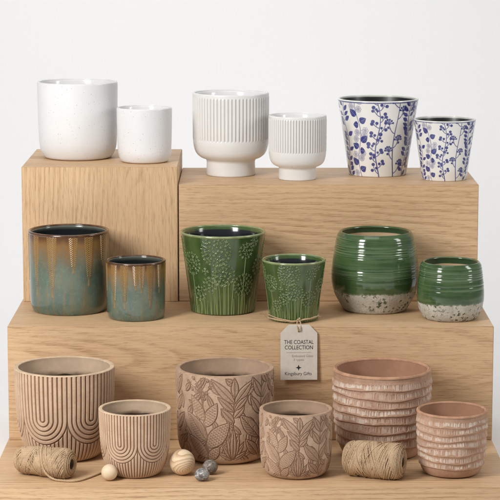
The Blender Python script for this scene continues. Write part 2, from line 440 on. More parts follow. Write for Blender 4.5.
# --- white pots with printed blue sprigs
M = Mat('blue_sprig_print'); pr_ = M.attr('ink'); big = M.noise(M.obj(), 25, 3)
inkv = M.noise(M.obj(), 320, 3, .6)
c_ = M.mix(M.mul(pr_, M.rng(inkv, .35, .65, .92, 1.0)), M.mix(big, (.75, .745, .715), (.79, .785, .755)), M.mix(inkv, (.014, .020, .16), (.026, .038, .25)))
blue_print = M.out(c_, .16, .5, .35, .04)
M = Mat('blue_pot_rim'); rim_cream = M.out((.74, .74, .70), .14, .5, .4)
blue_in = glaze_inside('black_inner_glaze', (.62, .64, .60), (.010, .011, .013), .002, .0055, .38, .05)
def draw_blue(rs, T, rot, seed):
    rnd = random.Random(seed); a = rs.new()
    def stem(ph, amp, fr, n=26, lo=0.0, hi=1.0):
        return [(ph + amp * math.sin(fr * i / n * 6.28 + ph * 3), (lo + (hi - lo) * i / n) * T) for i in range(n + 1)]
    def arcb(p, sd, L, up, n=6):      # an upward curving branch
        return [(p[0] + sd * L * math.sin(u * 1.35) / math.sin(1.35), p[1] - up * u ** 1.6) for u in np.linspace(0, 1, n)]
    def berries(ph):
        st = stem(ph, .07, 1.15, 26); rs.line(a, st, .010, .014)
        for i in range(1, 27, 2):
            sd = 1 if (i // 2) % 2 else -1; p = st[i]; L = rnd.uniform(.12, .21); up = rnd.uniform(.16, .28)
            br = arcb(p, sd, L, up); rs.line(a, br, .010, .008); rs.dot(a, br[-1], rnd.uniform(.042, .056))
            m = br[3]; q = (m[0] + sd * rnd.uniform(.05, .08), m[1] - rnd.uniform(-.02, .05)); rs.cap(a, m, q, .007); rs.dot(a, q, rnd.uniform(.032, .046))
            q = (br[2][0] - sd * .02, br[2][1] - rnd.uniform(.07, .10)); rs.cap(a, br[2], q, .007); rs.dot(a, q, rnd.uniform(.030, .042))
            if rnd.random() < .5: rs.dot(a, (p[0] - sd * rnd.uniform(.05, .09), p[1] - .04), rnd.uniform(.032, .048))
    def fans(ph):
        st = stem(ph, .06, .85); rs.line(a, st, .010, .015)
        for i, tt in enumerate(np.linspace(.09, .97, 6)):
            p = st[int(tt * 26)]; sd = 1 if i % 2 else -1
            br = arcb(p, sd, rnd.uniform(.13, .21), rnd.uniform(.18, .26)); rs.line(a, br, .011, .009); q = br[-1]
            for b in np.linspace(-1.35, 1.35, 6):
                e = (q[0] + .115 * math.sin(b + sd * .25), q[1] - .115 * math.cos(b)); rs.cap(a, q, e, .009, .015); rs.dot(a, e, .028)
            rs.dot(a, q, .026)
            m = br[3]; rs.cap(a, m, (m[0] + sd * .07, m[1] - .05), .008); rs.dot(a, (m[0] + sd * .07, m[1] - .05), .032)
    def bigleaf(ph):
        st = stem(ph, .07, 1.3); rs.line(a, st, .009, val=.85)
        for i, tt in enumerate((.22, .29, .33, .55, .62, .66, .86, .93)):
            p = st[int(tt * 26)]; sd = 1 if i % 2 else -1; Ln = rnd.uniform(.22, .27)
            q = (p[0] + sd * Ln * .9, p[1] + (-.17, -.10, .0)[i % 3]); L = rs.leaf((p[0] + sd * .035, p[1]), q, .088, .68)
            if L is None: continue
            rs.stamp(a, L[0], np.clip(-L[4] / .012 + .5, 0, 1) * (1 - .25 * np.clip((.008 - np.abs(L[2])) / .008, 0, 1)))
        for i, tt in enumerate((.03, .08, .12, .17, .40, .44, .48, .52, .72, .76, .80, .98)):
            p = st[int(tt * 26)]; sd = 1 if (i + 1) % 2 else -1; q = (p[0] + sd * rnd.uniform(.09, .18), p[1] - rnd.uniform(0, .05))
            rs.line(a, [p, ((p[0] + q[0]) / 2, p[1] - .02), q], .007, val=.6)
            n = rnd.choice((6, 7, 8))
            for b in range(n):
                c = (q[0] + .055 * math.cos(b * 6.283 / n), q[1] + .055 * math.sin(b * 6.283 / n)); rs.dot(a, c, .027, .62, ring=.0075)
                rs.cap(a, q, c, .005, val=.55)
            rs.dot(a, q, .020, .7)
    def dense(ph):
        st = stem(ph, .07, 1.4, 15); rs.line(a, st, .011)
        for i in range(1, 16):
            p = st[i]
            for sd in (-1, 1):
                if rnd.random() < .22: continue
                o = rnd.uniform(.03, .07); p2 = (p[0] + sd * o, p[1] - .01); q = (p[0] + sd * (o + rnd.uniform(.14, .19)), p[1] - rnd.uniform(.08, .15)); L = rs.leaf(p2, q, rnd.uniform(.046, .060), .8)
                if L is not None: rs.stamp(a, L[0], np.clip(-L[4] / .012 + .5, 0, 1)); rs.cap(a, p, p2, .007)
    seq = [dense, bigleaf, berries, fans, dense, berries, bigleaf, fans, dense, berries, bigleaf, fans]
    angs = [-1.10, -.62, -.06, .46, .94, 1.35, 1.87, 2.4, 2.9, 3.4, 3.95, 4.55]
    for f, an in zip(seq, angs): f(an + rot)
    a[:int(np.searchsorted(rs.t, .035)), :] = np.maximum(a[:int(np.searchsorted(rs.t, .035)), :], .85)
    return a
for (x, y, R, h, rot, lab) in ((.2581, .4253, .0816, .1539, 0.0, 'large white pot printed with blue sprigs and black inside'),
                               (.3859, .3452, .0618, .1202, -.03, 'small blue sprig printed pot at the right end of the upper block')):
    t_ = thing('blue_sprig_pot', (x, y, ZR), lab, 'plant pot', 'white pots with printed blue sprigs')
    lip = .0045 if R > .07 else .004
    ns, nt = (1100, 330) if R > .07 else (900, 270)
    p, t, k = wall(R, h, PR_CONE_BLUE, nt, lip)
    rs = Ras(ns, t, k)
    ink = draw_blue(rs, t[-1] * .985, rot, 3 if R > .07 else 3)
    lathe('body', p, ns, blue_print, t_, attrs={'ink': ink}, close=True)
    lathe('rim', rim_prof(R, h, lip), 160, rim_cream, t_)
    interior(R, h, lip, PR_CONE_BLUE, blue_in, t_)

# --- teal reactive glaze pots with ochre chevron drips
M = Mat('teal_reactive_glaze'); rl = M.attr('chevron'); dr = M.attr('drip'); dp = M.attr('depth')
st = M.noise(M.scale(M.obj(), (1, 1, .12)), 95, 3, .6); big = M.noise(M.obj(), 22, 3); fine = M.noise(M.obj(), 260, 2)
c_ = M.mix(M.rng(big, .3, .7), (.060, .110, .090), (.135, .172, .126))
c_ = M.mix(M.rng(fine, .5, .75, 0, .25), c_, (.22, .26, .22))
mott = M.vor(M.scale(M.obj(), (1, 1, .45)), 70).outputs['Distance']
c_ = M.mix(M.rng(M.add(mott, M.mul(fine, .3)), .25, .75, .18, 0), c_, (.045, .085, .072))
c_ = M.mix(M.mul(M.rng(st, .45, .66), M.rng(dp, .2, .85, .12, .36)), c_, (.24, .145, .050))     # amber runs on the wall
run = M.add(dp, M.add(M.mul(M.sub(st, .5), .55), M.mul(M.sub(big, .5), .22)))
c_ = M.mix(M.mul(M.rng(run, .03, .50, 1, 0), .95), c_, (.235, .105, .020))  # amber breaking below the rim
c_ = M.mix(M.rng(M.add(dp, M.mul(M.sub(st, .5), .12)), .02, .13, .85, 0), c_, (.070, .028, .010))
c_ = M.mix(M.mul(M.mul(dr, M.rng(big, .3, .7, .55, .95)), .75), c_, (.25, .125, .026))
c_ = M.mix(M.mul(rl, M.rng(fine, .3, .7, .25, .50)), c_, (.40, .25, .075))
teal_glaze = M.out(c_, M.rng(big, .3, .7, .14, .24), .5, .5, .04)
teal_rim = simple('brown_rim_glaze', (.085, .036, .013), .16, .5, .35, 60, coat=.5)
teal_in = glaze_inside('dark_teal_inner_glaze', (.10, .115, .095), (.012, .016, .016), .003, .012)
def draw_teal(rs, cols, T):
    rel, drip = rs.new(), rs.new()
    for ph, wd, ln in cols:
        wn = rs.win(ph, ln / 2, max(ln / 2 + .02, wd * 2)); X, Y = wn[2], wn[3] + ln / 2
        v = np.clip(Y / ln, 0, 1); half = wd * (1 - .72 * v ** 1.3)
        ins = np.clip((half - np.abs(X)) / .02 + .5, 0, 1) * (Y >= .03) * np.clip((ln - Y) / .03, 0, 1)
        body = v < .80
        sidefade = np.clip(np.abs(X) / (half + 1e-6), 0, 1)
        ph_ = (Y - np.abs(X) * .75) / .050
        w_ = np.clip(.62 + .9 * np.cos(2 * PI * ph_), 0, 1) * (np.abs(X) > .010) * np.clip((1.0 - sidefade) / .15, 0, 1)
        rr = np.where(body, w_ * ins, 0)
        rs.stamp(rel, wn, rr); rs.stamp(drip, wn, ins * (.62 + .38 * (1 - v)) * .9)
        rs.dot(rel, (ph, ln * .93), .028, .55, .03); rs.cap(rel, (ph, ln * .82), (ph, ln * .95), .012, .026, .6, .02)
    return rel, drip
for (x, y, R, h, cols, lab) in (
        (-.3475, .1708, .0780, .1560, [(-1.45, .10, 1.5), (-.86, .105, 1.55), (-.36, .135, 1.58), (.19, .115, .93), (.60, .125, 1.28), (1.05, .10, .8), (1.5, .12, 1.4), (2.1, .12, 1.0), (2.7, .12, 1.5), (3.3, .13, 1.2), (3.9, .12, 1.55), (4.4, .12, .9)],
         'large teal glazed pot with brown rim and long ochre chevron drips'),
        (-.2155, .0934, .0571, .1104, [(-1.3, .12, 1.2), (-.78, .14, 1.50), (-.34, .15, 1.52), (.05, .12, .85), (.24, .12, .95), (.55, .13, 1.45), (.95, .12, 1.0), (1.4, .13, 1.4), (2.0, .13, 1.1), (2.6, .13, 1.5), (3.2, .13, 1.0), (3.8, .13, 1.4), (4.4, .13, 1.2)],
         'small teal and ochre glazed pot with brown rim beside the larger teal pot')):
    t_ = thing('teal_glazed_pot', (x, y, Z2), lab, 'plant pot', 'teal reactive glaze pots')
    lip = .0062 if R > .07 else .0052
    ns, nt = (1100, 330) if R > .07 else (850, 250)
    p, t, k = wall(R, h, PR_TEAL, nt, lip)
    rs = Ras(ns, t, k); rel, drip = draw_teal(rs, cols, t[-1])
    dep = np.repeat((t / t[-1])[:, None], ns, 1)
    lathe('body', p, ns, teal_glaze, t_, disp=.0006 * rel, attrs={'chevron': rel, 'drip': drip, 'depth': dep}, close=True)
    lathe('rim', rim_prof(R, h, lip, None, .018 * R), 160, teal_rim, t_)
    interior(R, h, lip, PR_TEAL, teal_in, t_)

# --- green dandelion relief pots
M = Mat('green_dandelion_glaze'); rl = M.attr('relief'); pl = M.attr('pool'); big = M.noise(M.obj(), 24, 3); run = M.noise(M.scale(M.obj(), (1, 1, .2)), 60, 2)
c_ = M.mix(M.rng(big, .3, .7), (.036, .070, .018), (.068, .112, .032))
c_ = M.mix(M.rng(run, .45, .7, 0, .35), c_, (.11, .16, .052))
c_ = M.mix(M.mul(pl, .45), c_, (.018, .042, .010))      # glaze pools darker round the relief
c_ = M.mix(M.mul(rl, .66), c_, (.29, .37, .15))
dand_glaze = M.out(c_, .17, .5, .5, .05)
dand_rim = simple('pale_green_rim_glaze', (.22, .27, .12), .16, .5, .2, 60, coat=.5)
dand_in = glaze_inside('blue_black_inner_glaze', (.055, .10, .030), (.012, .013, .018), .007, .0095)
def draw_dand(rs, T, rot, seed, sc=1.0):
    rnd = random.Random(seed); a = rs.new(); pool = rs.new()
    heads = [(-.17, .33, .345), (.03, .90, .25), (.62, .34, .17), (-.92, .66, .25), (-.36, 1.13, .16), (-.72, 1.36, .16), (.63, 1.15, .25), (.86, .14, .10), (-.48, .82, .06),
             (1.15, .75, .20), (-1.45, .35, .24), (1.75, .42, .35), (2.25, .9, .26)]
    for rep in (0, PI):
        for i, (ph, tt, r) in enumerate(heads):
            if rep and ph > 1.5: continue
            ph0 = ph + rep + rot; k = float(np.interp(tt, rs.t, rs.k))
            rs.dot(pool, (ph0, tt), r * 1.08, 1.0, .10)
            pts = [(r * math.cos(q * 6.2832 / int(r * 6.2832 / .085)), r * math.sin(q * 6.2832 / int(r * 6.2832 / .085))) for q in range(int(r * 6.2832 / .085))]
            tries = 0
            gap = .072 if r > .12 else .058
            while tries < 1500:
                tries += 1
                rr = r * math.sqrt(rnd.random()); an = rnd.uniform(0, 2 * PI); x, y = rr * math.cos(an), rr * math.sin(an)
                if all((x - u) ** 2 + (y - v) ** 2 > gap ** 2 for u, v in pts): pts.append((x, y))
            for (x, y) in pts:
                b = rnd.uniform(0, 6.28); n = rnd.choice((3, 4, 5)); L = rnd.uniform(.024, .034)
                if math.hypot(x, y) > .05: rs.cap(a, (ph0 + x * .72 / k, tt + y * .72), (ph0 + x / k, tt + y), .0035, .0045, .5, .010)
                for q in range(n):
                    an = b + q * 2 * PI / n
                    rs.cap(a, (ph0 + x / k, tt + y), (ph0 + (x + L * math.cos(an)) / k, tt + y + L * math.sin(an)), .0055, .0075, rnd.uniform(.6, 1), .010)
            if r > .12:
                bow = rnd.uniform(-.06, .06); t1 = T * .97
                rs.line(a, [(ph0 + bow * math.sin(PI * q), tt + r * .85 + (t1 - tt - r * .85) * q) for q in np.linspace(0, 1, 9)], .007, .012, .8)
        for q in range(30):
            ph0 = -1.55 + q * .107 + rnd.uniform(-.03, .03) + rot + rep; hgt = rnd.uniform(.18, .62) * (1.25 if abs(q - 14) < 4 else .85)
            if 12 <= q <= 17: hgt = .78
            bow = rnd.uniform(-.05, .05)
            rs.line(a, [(ph0 + bow * v * v, T * .97 - hgt * v) for v in np.linspace(0, 1, 6)], .014, .007, .8)
    return np.clip(a, 0, 1), np.clip(pool, 0, 1)
for (x, y, R, h, rot, lab) in ((-.0517, .1638, .0823, .1548, 0.0, 'large green flared pot embossed with dandelion heads'),
                               (.0822, .0746, .0604, .1150, -.02, 'small green dandelion pot with twine tied around its foot')):
    t_ = thing('green_dandelion_pot', (x, y, Z2), lab, 'plant pot', 'green embossed dandelion pots')
    lip = .0052 if R > .07 else .0046
    ns, nt = (1300, 380) if R > .07 else (950, 290)
    p, t, k = wall(R, h, PR_DAND, nt, lip)
    rs = Ras(ns, t, k); rel, pool = draw_dand(rs, t[-1], rot, 11)
    lathe('body', p, ns, dand_glaze, t_, disp=.0011 * rel, attrs={'relief': rel, 'pool': pool}, close=True)
    lathe('rim', rim_prof(R, h, lip, None, .018 * R), 160, dand_rim, t_)
    interior(R, h, lip, PR_DAND, dand_in, t_, flare=.002)

# --- green dipped pots with an unglazed foot
M = Mat('deep_green_dip_glaze'); gr = M.attr('line'); ze = M.attr('edge'); big = M.noise(M.scale(M.obj(), (1, 1, 2.2)), 26, 3)
hz = M.noise(M.scale(M.obj(), (1, 1, 22)), 9, 2)
c_ = M.mix(M.rng(big, .3, .7), (.030, .068, .022), (.058, .108, .038))
c_ = M.mix(M.rng(hz, .42, .66, 0, .75), c_, (.088, .145, .062))
c_ = M.mix(M.mul(gr, .55), c_, (.20, .30, .18))
c_ = M.mix(ze, c_, (.30, .34, .25))
dip_glaze = M.out(c_, .14, .5, .45, .05)
M = Mat('pitted_cream_stoneware'); nz1 = M.noise(M.obj(), 130, 4, .7); nz2 = M.noise(M.obj(), 45, 3); nz3 = M.noise(M.obj(), 420, 2)
c_ = M.mix(M.rng(nz2, .3, .7), (.45, .425, .365), (.58, .555, .48))
c_ = M.mix(M.mul(M.rng(nz1, .515, .59), M.rng(nz2, .40, .56)), c_, (.085, .10, .06))
c_ = M.mix(M.rng(nz3, .62, .75, 0, .6), c_, (.33, .22, .14))
M.bump(M.add(nz1, M.mul(nz3, .6)), .8, .0018)
dip_raw = M.out(c_, .75, .25)
dip_in = glaze_inside('tan_inner_clay', (.034, .080, .036), (.62, .46, .29), .0125, .0145, .35, .1)
for (x, y, R, h, PRD, zb, lines, lab) in (
        (.2408, .1753, .0700, .1526, PR_DIP_L, .255, [.11, .20, .225, .27, .31, .35, .385, .56, .585, .635, .66, .69, .72, .75], 'large rounded dark green pot with pale pitted foot'),
        (.3784, .0872, .0546, .1082, PR_DIP_S, .30, [.12, .2, .24, .29, .34, .40, .56, .64, .655], 'small rounded green pot with pale pitted foot by the step edge')):
    t_ = thing('dipped_green_pot', (x, y, Z2), lab, 'plant pot', 'green dipped pots')
    lip = .0066 if R > .06 else .0054
    ns, nt = (720, 300) if R > .06 else (560, 220)
    a0 = math.radians(30); cr = lip / 2
    PRD = [(1 - cr * (1 - math.cos(a0)) / R, 1 - cr * (1 - math.sin(a0)) / h)] + PRD[1:]
    p, t, k = wall(R, h, PRD, nt, lip, 4, cr * (1 - math.sin(a0)))
    zf = p[:, 1] / h; phi = np.arange(ns) * 2 * PI / ns
    rnd = random.Random(5)
    D = np.zeros((nt, ns)); Lm = np.zeros((nt, ns))
    span = 1 - zb
    for i, q in enumerate(lines):
        a1, a2 = rnd.uniform(0, 6.28), rnd.uniform(0, 6.28)
        zc = 1 - q * span + .005 * np.sin(phi + a1) + .003 * np.sin(2 * phi + a2)
        d = (zf[:, None] - zc[None, :]) * h
        amp = rnd.uniform(.5, 1.0) * (.65 + .35 * np.sin(phi * 1.0 + a2))[None, :]
        D += -amp * .00075 * np.exp(-(d / .0013) ** 2) + amp * .0005 * np.exp(-((d - .0024) / .0012) ** 2)
        Lm = np.maximum(Lm, amp * np.exp(-((d - .0026) / .0009) ** 2))
    m1 = 0.0
    edge = zb + .010 * np.sin(phi * 2 + 1) + .003 * np.sin(phi * 5 + 2) + .003 * np.sin(phi * 13) + .003 * np.sin(phi * 31 + 1) + .0025 * np.sin(phi * 57 + 2) + np.interp(np.arange(ns), np.arange(0, ns + 4, 4), np.random.RandomState(3).uniform(-.007, .007, len(np.arange(0, ns + 4, 4))))
    below = np.clip((edge[None, :] - zf[:, None]) / .02, 0, 1)
    D2 = D + .0007 * (1 - below)
    i_split = int(np.argmin(np.abs(zf - (zb + .05)))); i_low = int(np.argmin(np.abs(zf - (zb - .06))))
    # two skins: the raw stoneware wall and, 0.7 mm proud of it, the glaze coat that ends in an uneven edge
    lathe('unglazed_base', p[i_split - 4:], ns, dip_raw, t_, close=True)
    rows = p[:i_low].copy(); jrow = np.arange(i_low)
    s_ = np.clip(jrow - (i_low - 40), 0, None) / 39.0          # last 40 rows slide up to meet the uneven edge
    ztop = zf[i_low - 40]; zt = ztop + (edge[None, :] - ztop) * s_[:, None]
    zt = np.where(jrow[:, None] < i_low - 40, zf[:i_low, None], zt)
    rr = np.interp(-zt.ravel(), -zf, p[:, 0]).reshape(zt.shape)
    dd = D[:i_low] + .0008 * np.clip((zt - edge[None, :]) / .012, 0, 1) ** .5 - .0002
    dd = dd * np.clip((h - cr * (1 - math.sin(a0)) - zt * h) / .006, 0, 1)
    rr = rr + dd; zz_ = zt * h
    V = np.stack([rr * np.sin(phi), -rr * np.cos(phi), zz_], -1).reshape(-1, 3)
    ii = np.arange(i_low - 1)[:, None] * ns; jj = np.arange(ns)[None]; j2 = (jj + 1) % ns
    F = np.stack([ii + jj, ii + ns + jj, ii + ns + j2, ii + j2], -1).reshape(-1, 4)
    eg = np.clip(1 - (zt - edge[None, :]) / .03, 0, 1) ** 2
    mesh_obj('glazed_band', V, F, dip_glaze, t_, {'line': Lm[:i_low], 'edge': eg})
    lathe('rim', rim_prof(R, h, lip, a0=a0), 200, dip_glaze, t_)
    interior(R, h, lip, PRD, dip_in, t_)

# --- clay inside (shade of the hollow put into the colour, darker with depth)
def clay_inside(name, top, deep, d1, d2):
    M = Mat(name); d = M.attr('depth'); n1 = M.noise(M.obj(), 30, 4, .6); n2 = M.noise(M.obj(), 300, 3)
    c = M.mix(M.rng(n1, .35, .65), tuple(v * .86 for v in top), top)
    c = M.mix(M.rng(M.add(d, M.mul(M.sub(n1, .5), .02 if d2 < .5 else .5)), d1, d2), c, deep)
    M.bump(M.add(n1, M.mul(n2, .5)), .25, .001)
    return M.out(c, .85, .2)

def clay_bowl(R, h, lip, parent, mat, d):
    """Hollow pot with a dark disc at depth d below the rim, painting the shade inside."""
    Ri = R - lip
    q = chaikin([(Ri, h - .0018), (Ri, h - .006), (.985 * Ri, h - .5 * d), (.965 * Ri, h - d), (.95 * Ri, h - d - .012)], 3)
    q, _ = resample(q, 60)
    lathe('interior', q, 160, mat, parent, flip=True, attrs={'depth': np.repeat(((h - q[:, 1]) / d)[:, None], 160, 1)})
    rr = np.linspace(.975 * Ri, .003, 40); ns = 160; phi = np.arange(ns) * 2 * PI / ns; rng = np.random.RandomState(int(R * 1e5))
    lump = np.zeros((40, ns))
    for _ in range(40):      # uneven surface
        fx, fy, a = rng.uniform(-260, 260), rng.uniform(-260, 260), rng.uniform(0, 6.3)
        lump += .00011 * np.sin(fx * rr[:, None] * np.sin(phi) + fy * rr[:, None] * np.cos(phi) + a)
    lathe('shade_disc', np.c_[rr, np.full(40, h - d)], ns, hollow_shade, parent, disp=lump, close=True, flip=False)
hollow_shade = simple('painted_hollow_shade', (.030, .020, .013), .95, .1, .3, 300, .5)  # near-black disc colour standing in for the shade deep inside

# --- carved arch pots
M = Mat('arch_carved_clay'); g = M.attr('groove'); n1 = M.noise(M.obj(), 35, 4, .65); n2 = M.noise(M.obj(), 320, 3, .6); n3 = M.noise(M.obj(), 9, 2)
c_ = M.mix(M.rng(n1, .3, .7), (.52, .350, .235), (.62, .44, .31))
c_ = M.mix(M.rng(n3, .35, .7, 0, .3), c_, (.44, .34, .25))
c_ = M.mix(M.rng(n2, .55, .75, 0, .5), c_, (.34, .21, .135))
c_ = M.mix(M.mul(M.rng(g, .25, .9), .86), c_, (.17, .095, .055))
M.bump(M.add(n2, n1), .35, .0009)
arch_clay = M.out(c_, .88, .2)
arch_rim = simple('pale_clay_rim', (.56, .42, .29), .88, .2, .14, 60, .3)
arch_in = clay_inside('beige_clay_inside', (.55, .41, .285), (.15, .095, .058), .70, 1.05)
def draw_arch(rs, n_arch=6, off=-.39, ribs=5.5):
    per = 2 * PI / n_arch; s = per / 2 / ribs
    x = ((rs.phi - off + per / 2) % per) - per / 2; t = rs.t[:, None]
    tc = rs.tc
    k = np.ones_like(t) * 1.0
    X = np.abs(x)[None, :]
    Y = np.maximum(t - tc, 0); d = np.hypot(X, Y)
    half = per / 2
    inU = d < half
    f = (d / s + .5) % 1.0
    gU = np.abs(f - .5) / .5                       # 1 at groove, 0 at ridge centre
    fb = (np.abs(x)[None, :] / s + 0.5) % 1.0; gB = np.abs(fb - .5) / .5 + 0 * t
    g = np.where(inU, gU, gB)
    g = np.maximum(g, np.clip(1 - np.abs(d - half) / (s * .35), 0, 1) * (t > tc))
    G = np.clip((g - .50) / .38, 0, 1); return G * G * (3 - 2 * G)
for (x, y, R, h, off, tc, lab) in ((-.3353, -.1104, .0908, .1650, -.39, .88, 'large beige clay pot carved with nested arches behind a twine spool'),
                               (-.2018, -.2380, .0634, .1180, -.40, .84, 'small beige arch carved clay pot in front, next to the cream ball')):
    t_ = thing('arch_carved_pot', (x, y, 0), lab, 'plant pot', 'clay pots carved with arches')
    lip = .0085 if R > .08 else .0066
    ns, nt = (1300, 380) if R > .08 else (1000, 300)
    p, t, k = wall(R, h, PR_ARCH, nt, lip, 4, .0016)
    rs = Ras(ns, t, k); rs.tc = tc; G = draw_arch(rs, off=off)
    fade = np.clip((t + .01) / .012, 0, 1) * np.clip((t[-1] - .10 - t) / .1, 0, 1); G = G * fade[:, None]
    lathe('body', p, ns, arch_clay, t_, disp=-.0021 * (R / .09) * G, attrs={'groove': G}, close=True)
    lathe('rim', rim_prof(R, h, lip, .0016), 200, arch_rim, t_)
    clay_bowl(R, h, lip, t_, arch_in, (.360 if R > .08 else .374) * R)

# --- leaf carved pots
M = Mat('leaf_carved_clay'); g = M.attr('groove'); lf = M.attr('leaf'); n1 = M.noise(M.obj(), 38, 4, .65); n2 = M.noise(M.obj(), 340, 3, .6); n3 = M.noise(M.obj(), 10, 2)
c_ = M.mix(M.rng(n1, .3, .7), (.43, .295, .205), (.54, .39, .28))
c_ = M.mix(M.mul(lf, M.rng(n3, .3, .7, .22, .65)), c_, (.385, .235, .155))
c_ = M.mix(M.rng(n2, .52, .75, 0, .55), c_, (.27, .155, .10))
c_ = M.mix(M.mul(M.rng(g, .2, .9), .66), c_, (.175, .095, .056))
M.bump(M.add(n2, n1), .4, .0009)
leaf_clay = M.out(c_, .88, .2)
leaf_rim = simple('brown_clay_rim', (.41, .275, .185), .88, .2, .16, 60, .3)
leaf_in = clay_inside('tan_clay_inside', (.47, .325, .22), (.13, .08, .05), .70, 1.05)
def draw_leaf(rs, T, rot, seed):
    rnd = random.Random(seed); g, lf = rs.new(), rs.new()
    def pt(x, y):        # sketch coordinates of one motif panel -> angle, distance below rim
        return ((x - 258) / 205. + base, (y - 118) / 214.)
    def leaf(p, q, wid, kind):
        L = rs.leaf(p, q, wid, .85)
        if L is None: return
        wn, u, v, hw, sd, ln = L
        inside = np.clip(-sd / .012 + .5, 0, 1)
        rs.stamp(g, wn, inside, 'erase')          # a later leaf overlaps an earlier one
        rs.stamp(lf, wn, inside)
        rs.stamp(g, wn, np.clip((.011 - np.abs(sd)) / .012 + .5, 0, 1))
        cov = np.zeros_like(sd)
        if kind == 'vein':
            f = (u * ln - np.abs(v) * .9) / .046; cov = np.clip((.20 - np.abs((f % 1) - .5)) / .12, 0, 1) * .75
        elif kind == 'mid':
            f = (u * ln - np.abs(v) * 1.6) / .042; cov = np.clip((.16 - np.abs((f % 1) - .5)) / .12, 0, 1) * .6
        elif kind == 'scale':
            rw = u * ln / .052; cl = v / .052 + .5 * (np.floor(rw) % 2)
            e = np.abs((cl % 1) - .5); arc = (rw % 1) - (.8 - 1.2 * e * e * 2)
            cov = np.maximum(np.clip((.13 - np.abs(arc)) / .1, 0, 1), np.clip((e - .40) / .08, 0, 1) * ((rw % 1) > .45)) * .8
        rs.stamp(g, wn, cov * np.clip(-sd / .02 - .3, 0, 1))
        if kind != 'scale': rs.stamp(g, wn, np.clip((.009 - np.abs(v)) / .01 + .5, 0, 1) * inside * (u < .92) * .9)
    for rep in range(3):
        base = rot + rep * 2 * PI / 3
        P = pt
        for i in range(46):       # foliage in the background, later leaves overlap it
            q = P(35 + 430 * ((i * .6180339) % 1), 128 + 365 * (i + .5) / 46); an = rnd.uniform(-1.1, 1.1); ln = rnd.uniform(.22, .36)
            leaf((q[0], q[1] + ln * .5 * math.cos(an)), (q[0] + ln * math.sin(an), q[1] - ln * .5 * math.cos(an)), rnd.uniform(.05, .075), rnd.choice(('mid', 'vein', 'mid')))
        # right-hand stem C and its leaves
        rs.line(g, [P(425, 480), P(420, 330), P(430, 200), P(432, 125)], .012)
        for (a, b, c, d, wd, kd) in ((428, 215, 385, 130, .085, 'mid'), (428, 215, 478, 125, .085, 'mid'), (425, 290, 372, 205, .085, 'mid'), (428, 290, 480, 210, .085, 'vein'),
                                     (418, 390, 325, 285, .135, 'vein'), (424, 370, 490, 290, .10, 'vein'), (420, 470, 352, 395, .10, 'vein'), (424, 465, 480, 390, .10, 'mid')):
            leaf(P(a, b), P(c, d), wd, kd)
        # stem A : willow sprig over a palm fan
        rs.line(g, [P(298, 360), P(296, 300), P(303, 220), P(304, 130)], .014)
        for (a, b, c, d, wd, kd) in ((303, 205, 302, 122, .075, 'mid'), (303, 235, 205, 128, .095, 'mid'), (304, 232, 378, 138, .095, 'mid'), (300, 270, 232, 205, .07, 'mid'),
                                     (300, 318, 245, 255, .075, 'mid'), (299, 296, 345, 245, .07, 'mid'), (303, 262, 360, 200, .065, 'mid')):
            leaf(P(a, b), P(c, d), wd, kd)
        for (c, d, wd) in ((228, 450, .05), (250, 410, .055), (272, 370, .06), (345, 405, .055), (362, 448, .05), (322, 366, .06), (298, 338, .065)):
            leaf(P(297, 490), P(c, d), wd, 'mid')
        # stem B : scaled cones and berry twigs
        rs.line(g, [P(185, 490), P(178, 360), P(165, 240), P(158, 128)], .015)
        for (a, b, c, d, wd, kd) in ((176, 338, 228, 232, .125, 'scale'), (172, 312, 110, 205, .115, 'scale'), (184, 430, 280, 318, .165, 'scale'), (182, 400, 88, 280, .14, 'vein'),
                                     (186, 490, 238, 425, .10, 'scale'), (182, 480, 95, 380, .12, 'scale')):
            leaf(P(a, b), P(c, d), wd, kd)
        for i, (xx, yy) in enumerate(((120, 130), (138, 158), (112, 178), (186, 135), (200, 165), (182, 190), (150, 185), (92, 150), (172, 215))):
            q = P(xx, yy); rs.line(g, [P(162, yy + 45), P((xx + 162) / 2, yy + 22), q], .008, .01)
            rs.dot(g, q, .035, .9, ring=.010); rs.dot(lf, q, .035)
        # filler strokes in the background
        for i in range(70):
            q = P(rnd.uniform(30, 485), rnd.uniform(130, 480)); an = rnd.uniform(0, 3.1)
            L_ = rnd.uniform(.03, .09); rs.cap(g, q, (q[0] + L_ * math.cos(an), q[1] + L_ * math.sin(an)), .007, .003, .5)
    return g, lf
for (x, y, R, h, rot, lab) in ((-.0453, -.1167, .0886, .1651, 0.0, 'large brown clay pot carved all over with leaves and cones'),
                               (.0804, -.2377, .0639, .1171, -.12, 'small brown leaf carved clay pot in front beside a twine spool')):
    t_ = thing('leaf_carved_pot', (x, y, 0), lab, 'plant pot', 'clay pots carved with leaves')
    lip = .0085 if R > .08 else .0066
    ns, nt = (1400, 420) if R > .08 else (1050, 320)
    p, t, k = wall(R, h, PR_LEAF, nt, lip, 4, .0016)
    rs = Ras(ns, t, k); G, LF = draw_leaf(rs, t[-1], rot, 4)
    fade = np.clip((t - .012) / .012, 0, 1) * np.clip((t[-1] - .20 - t) / .08, 0, 1)
    G = G * fade[:, None]; LF = LF * fade[:, None]
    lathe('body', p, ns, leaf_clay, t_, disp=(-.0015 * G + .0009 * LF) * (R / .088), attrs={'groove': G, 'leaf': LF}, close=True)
    lathe('rim', rim_prof(R, h, lip, .0016), 200, leaf_rim, t_)
    clay_bowl(R, h, lip, t_, leaf_in, (.360 if R > .08 else .374) * R)

